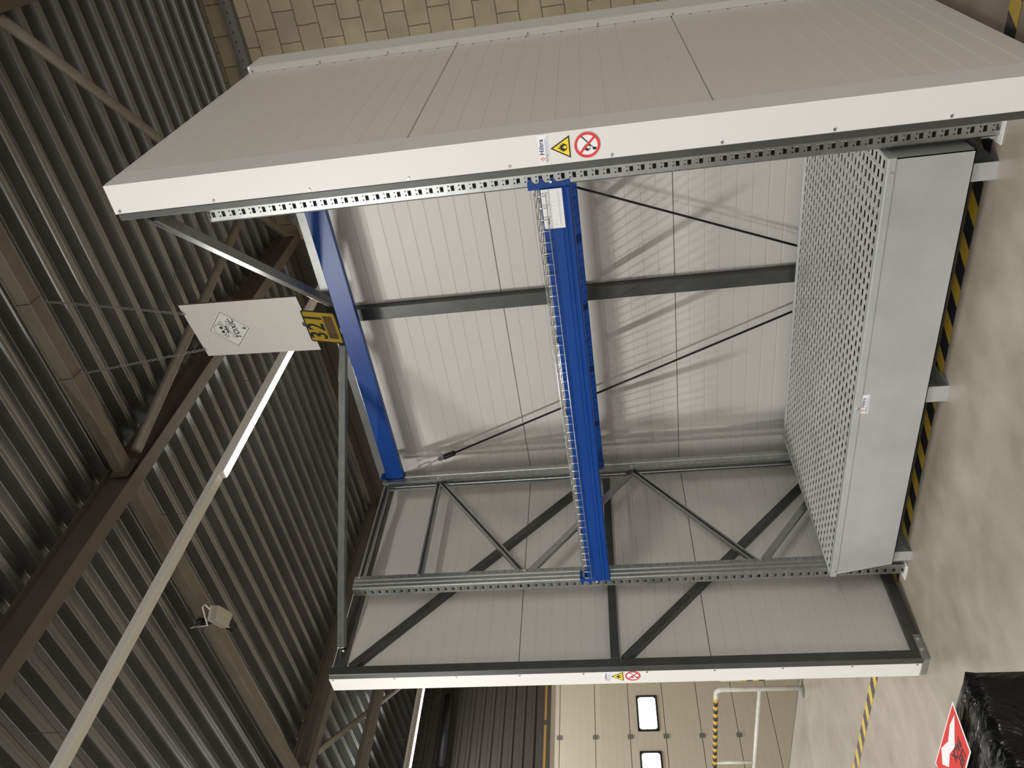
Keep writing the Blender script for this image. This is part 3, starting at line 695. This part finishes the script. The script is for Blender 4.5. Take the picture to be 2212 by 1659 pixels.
for (u, v), top in ends:
    ey = MB(); c = S(u, -.002, v)
    ey.tube([c + U3 * (.012 * math.cos(k * math.pi / 6)) + V3 * (.012 * math.sin(k * math.pi / 6)) for k in range(12)], .004, 6, closed=True)
    ey.build('eyelet', 'galvanised', sg)
    a, b_ = S(u, -.006, v + .006), Vector(top); ln = (b_ - a).length; d = (b_ - a).normalized(); n = int(ln / .026)
    ch = MB(); p1 = d.cross(Vector((0, 1, 0))).normalized(); p2 = d.cross(p1)
    for k in range(n + 1):
        c = a + d * (ln * k / n) + Vector((0, 0, -.02 * math.sin(math.pi * k / n))); q1 = (p1 if k % 2 else p2)
        ch.tube([c + d * (.019 * math.cos(j * math.pi / 5)) + q1 * (.0085 * math.sin(j * math.pi / 5)) for j in range(10)], .0026, 5, closed=True)
    # loop round the roof tie
    ch.tube([(b_.x, 1.262, 5.682), (b_.x, 1.198, 5.68), (b_.x, 1.197, 5.797), (b_.x, 1.333, 5.797), (b_.x, 1.333, 5.68), (b_.x, 1.262, 5.682)], .005, 5)
    ch.tube([(b_.x + .0, 1.20, 5.69), (b_.x + .03, 1.18, 5.66)], .005, 5)
    ch.build('chain', 'hinge_grey', sg)
# location plate
def rotv(v):
    v = Vector(v); th = v.length; return Matrix.Rotation(th, 3, v / th)
TR = rotv((-0.1844, 0.0692, -0.2044)); TC = Vector((1.3843, 1.165, 3.6327)); TW, TH = .2948, .2544
U3, V3 = TR @ Vector((1, 0, 0)), TR @ Vector((0, 0, 1)); N3 = U3.cross(V3)
D = Decal(TC, U3, V3, .0006)
def rr2(w_, h, r, n=5):
    out = []
    for cx_, cy_, a0 in ((w_ / 2 - r, h / 2 - r, 0), (-w_ / 2 + r, h / 2 - r, 90), (-w_ / 2 + r, -h / 2 + r, 180), (w_ / 2 - r, -h / 2 + r, 270)):
        out += [(cx_ + r * math.cos(math.radians(a0 + 90 * k / n)), cy_ + r * math.sin(math.radians(a0 + 90 * k / n))) for k in range(n + 1)]
    return out
A, B = rr2(TW, TH, .018), rr2(TW - .020, TH - .020, .012)
D.poly(A[::-1], 'black', -3); D.poly(B, 'plate_yellow', 1); D.ring(A, B, 'black', 2)
D.text('321', 0, .044, .185, 'black', 2, bold=.0035, sx=.80, space=1.1)
D.rect(-.105, .110, -.100, -.024, 'barcode_brown', 2)
random.seed(11); u = -.10
while u < .10:
    w_ = random.choice((.0016, .0016, .003, .0045)); D.rect(u, u + w_, -.094, -.030, 'black', 3); u += w_ + random.choice((.002, .0035, .005))
pt = D.build('location_plate', sg); tag(pt, 'yellow plate with black 321 and barcode')
MB().bar(TC + V3 * (TH / 2 - .01) + N3 * -.002, TC + V3 * (TH / 2 + .03) + Vector((0, .016, 0)), .03, .002).build('hook', 'galvanised', sg)

# ------------------------------------------------------------------ floor tape
tp = MB(); x = -6.495 - .21; k = 1; y0, y1 = .055, .150; per = .105
while x < 6.0:
    sl = .055
    tp.add([(x, y0, .0015), (x + per + (-.008, .008)[k % 2], y0, .0015), (x + per + (-.008, .008)[k % 2] + sl, y1, .0015), (x + sl, y1, .0015)], [(0, 1, 2, 3)], k % 2); x += per + (-.008, .008)[k % 2]; k += 1
tag(tp.build('hazard_tape', ['tape_yellow', 'tape_black']), 'yellow and black striped floor tape running under the rack', 'floor tape')
# ------------------------------------------------------------------ guard rails
def hoop(p0, p1, z, r=.06):
    p0, p1 = Vector(p0), Vector(p1); d = (p1 - p0).normalized(); o = []
    up = Vector((0, 0, 1))
    pts = [p0]
    for k in range(6): a = k * math.pi / 10; pts.append(p0 + up * (z - r + r * math.sin(a)) + d * (r - r * math.cos(a)))
    for k in range(6): a = math.pi / 2 - k * math.pi / 10; pts.append(p1 + up * (z - r + r * math.sin(a)) - d * (r - r * math.cos(a)))
    pts.append(p1)
    return pts
g = thing('guard_rail', 'white tubular guard rail with striped top bar along the floor edge', 'guard rail', (-4.5, 1.55, 0))
p0, p1 = Vector((-3.56, 1.53, 0)), Vector((-6.2, 1.53, 0))
MB().tube(hoop(p0, p1, .875), .024, 12).build('frame_tube', 'guard_white', g, smooth=True)
MB().tube([(-3.57, 1.53, .435), (-6.2, 1.53, .435)], .02, 12).build('middle_tube', 'guard_white', g, smooth=True)
tpq = MB(); x = -3.70; k = 0
while x > -6.1: tpq.tube([(x, 1.53, .8757), (x - .068, 1.53, .8757)], .0255, 12, k % 2); x -= .068; k += 1
tag(tpq.build('striped_tape', ['tape_yellow', 'tape_black'], g, smooth=True), 'yellow and black tape round the top bar')
MB().tube([(-4.98, 1.53, .435), (-4.98, 1.53, .862)], .018, 10).build('upright_tube', 'guard_white', g, smooth=True)
for xx in (-3.58, -6.2): MB().box(xx - .06, xx + .06, 1.47, 1.59, 0, .008).build('foot_plate', 'hinge_grey', g)
g = thing('guard_rail', 'white tubular guard rail turning away behind the left wall', 'guard rail', (-3.60, 2.3, 0))
MB().tube(hoop((-3.47, 1.60, 0), (-3.25, 3.4, 0), .86), .03, 12).build('frame_tube', 'guard_white', g, smooth=True)
MB().tube([(-3.47, 1.62, .43), (-3.25, 3.4, .43)], .02, 12).build('middle_tube', 'guard_white', g, smooth=True)
sq = MB()
for k in range(4): sq.tube([(-3.469, 1.60, .62 - .06 * k), (-3.469, 1.60, .56 - .06 * k)], .0315, 12, k % 2)
tag(sq.build('striped_tape', ['tape_yellow', 'tape_black'], g), 'yellow and black tape round the post')
MB().box(-3.49, -3.40, 1.55, 1.66, 0, .008).build('foot_plate', 'hinge_grey', g)

# ------------------------------------------------------------------ shrink wrapped pallet load
AX, AY, AZ = 2.22, -2.178, .90
wl = thing('wrapped_load', 'pallet load wrapped in shiny black film with a red label on top', 'pallet', (1.6, -2.6, 0))
bm = bmesh.new()
nxs, nys, nzs = 30, 20, 18
x0, x1, y0, y1 = 1.0, AX, -3.0, AY
bmesh.ops.create_cube(bm, size=1)
bmesh.ops.subdivide_edges(bm, edges=bm.edges[:], cuts=23, use_grid_fill=True)
from mathutils import noise as mn
for v in bm.verts:
    c = v.co.copy(); p = Vector((x0 + (c.x + .5) * (x1 - x0), y0 + (c.y + .5) * (y1 - y0), .145 + (c.z + .5) * (AZ - .145)))
    # rounded, slightly bulging edges
    ex, ey, ez = abs(c.x) * 2, abs(c.y) * 2, abs(c.z) * 2
    r = .03
    for ax_, (lo, hi) in enumerate(((x0, x1), (y0, y1), (.145, AZ))):
        pass
    dlt = mn.noise(p * 5.0) * .012 + mn.noise(p * 14.0) * .005
    nrm = Vector((c.x if ex > .99 else 0, c.y if ey > .99 else 0, c.z if ez > .99 else 0))
    if sum(e > .99 for e in (ex, ey, ez)) >= 2: p -= nrm.normalized() * .016
    elif nrm.length: p += nrm.normalized() * (dlt - .004)
    v.co = p - Vector((1.6, -2.6, 0))
me = bpy.data.meshes.new('film_wrap'); bm.to_mesh(me); bm.free(); me.materials.append(MATS['stretch_film'])
me.polygons.foreach_set('use_smooth', [True] * len(me.polygons))
fw = bpy.data.objects.new('film_wrap', me); COL.objects.link(fw); fw.parent = wl
mat('pallet_wood', (.30, .21, .12), .8, noise=(8, .2, (1, 12, 1)))
pl = MB()
for yy in (-2.95, -2.595, -2.24): pl.box(x0 + .02, x1 - .02, yy - .05, yy + .05, 0, .022); [pl.box(xx - .07, xx + .07, yy - .05, yy + .05, .022, .1) for xx in (1.1, 1.6, 2.1)]
for k in range(6): pl.box(x0 + .02 + k * .205, x0 + .13 + k * .205, y0 + .02, y1 - .02, .1, .122)
pl.box(x0 + .02, x1 - .02, y0 + .02, y1 - .02, .122, .15)
pl.build('pallet', 'pallet_wood', wl)
# label: its lettering runs towards the left of the hall and stands on its head for the camera
D = Decal((1.985, -2.275, AZ + .008), (-1, -.02, 0), (.02, -1, 0))
pol = [(-.125, -.065), (.125, -.062), (.125, .045), (.02, .05), (-.105, .043)]
D.poly([(-.133, -.069), (.131, -.066), (.131, .050), (.02, .055), (-.112, .048)], 'label_white', 1); D.poly(pol, 'label_red', 2)
D.poly([(-.112, -.046), (-.06, -.052), (-.01, -.040), (.05, -.058), (.085, -.035), (.05, -.008), (.012, -.020), (-.035, -.010), (-.06, -.022)], 'label_white', 3)
D.text('LIEF', -.050, .026, .032, 'black', 3, bold=.0010, sx=1.0); D.text('DN', .052, .030, .030, 'black', 3, bold=.0008)
D.text('PACK', -.040, -.001, .032, 'black', 3, bold=.0010, sx=1.0); D.text('S', .070, .002, .032, 'black', 3, bold=.0008)
tag(D.build('red_label', wl), 'red label with white shape and black lettering')
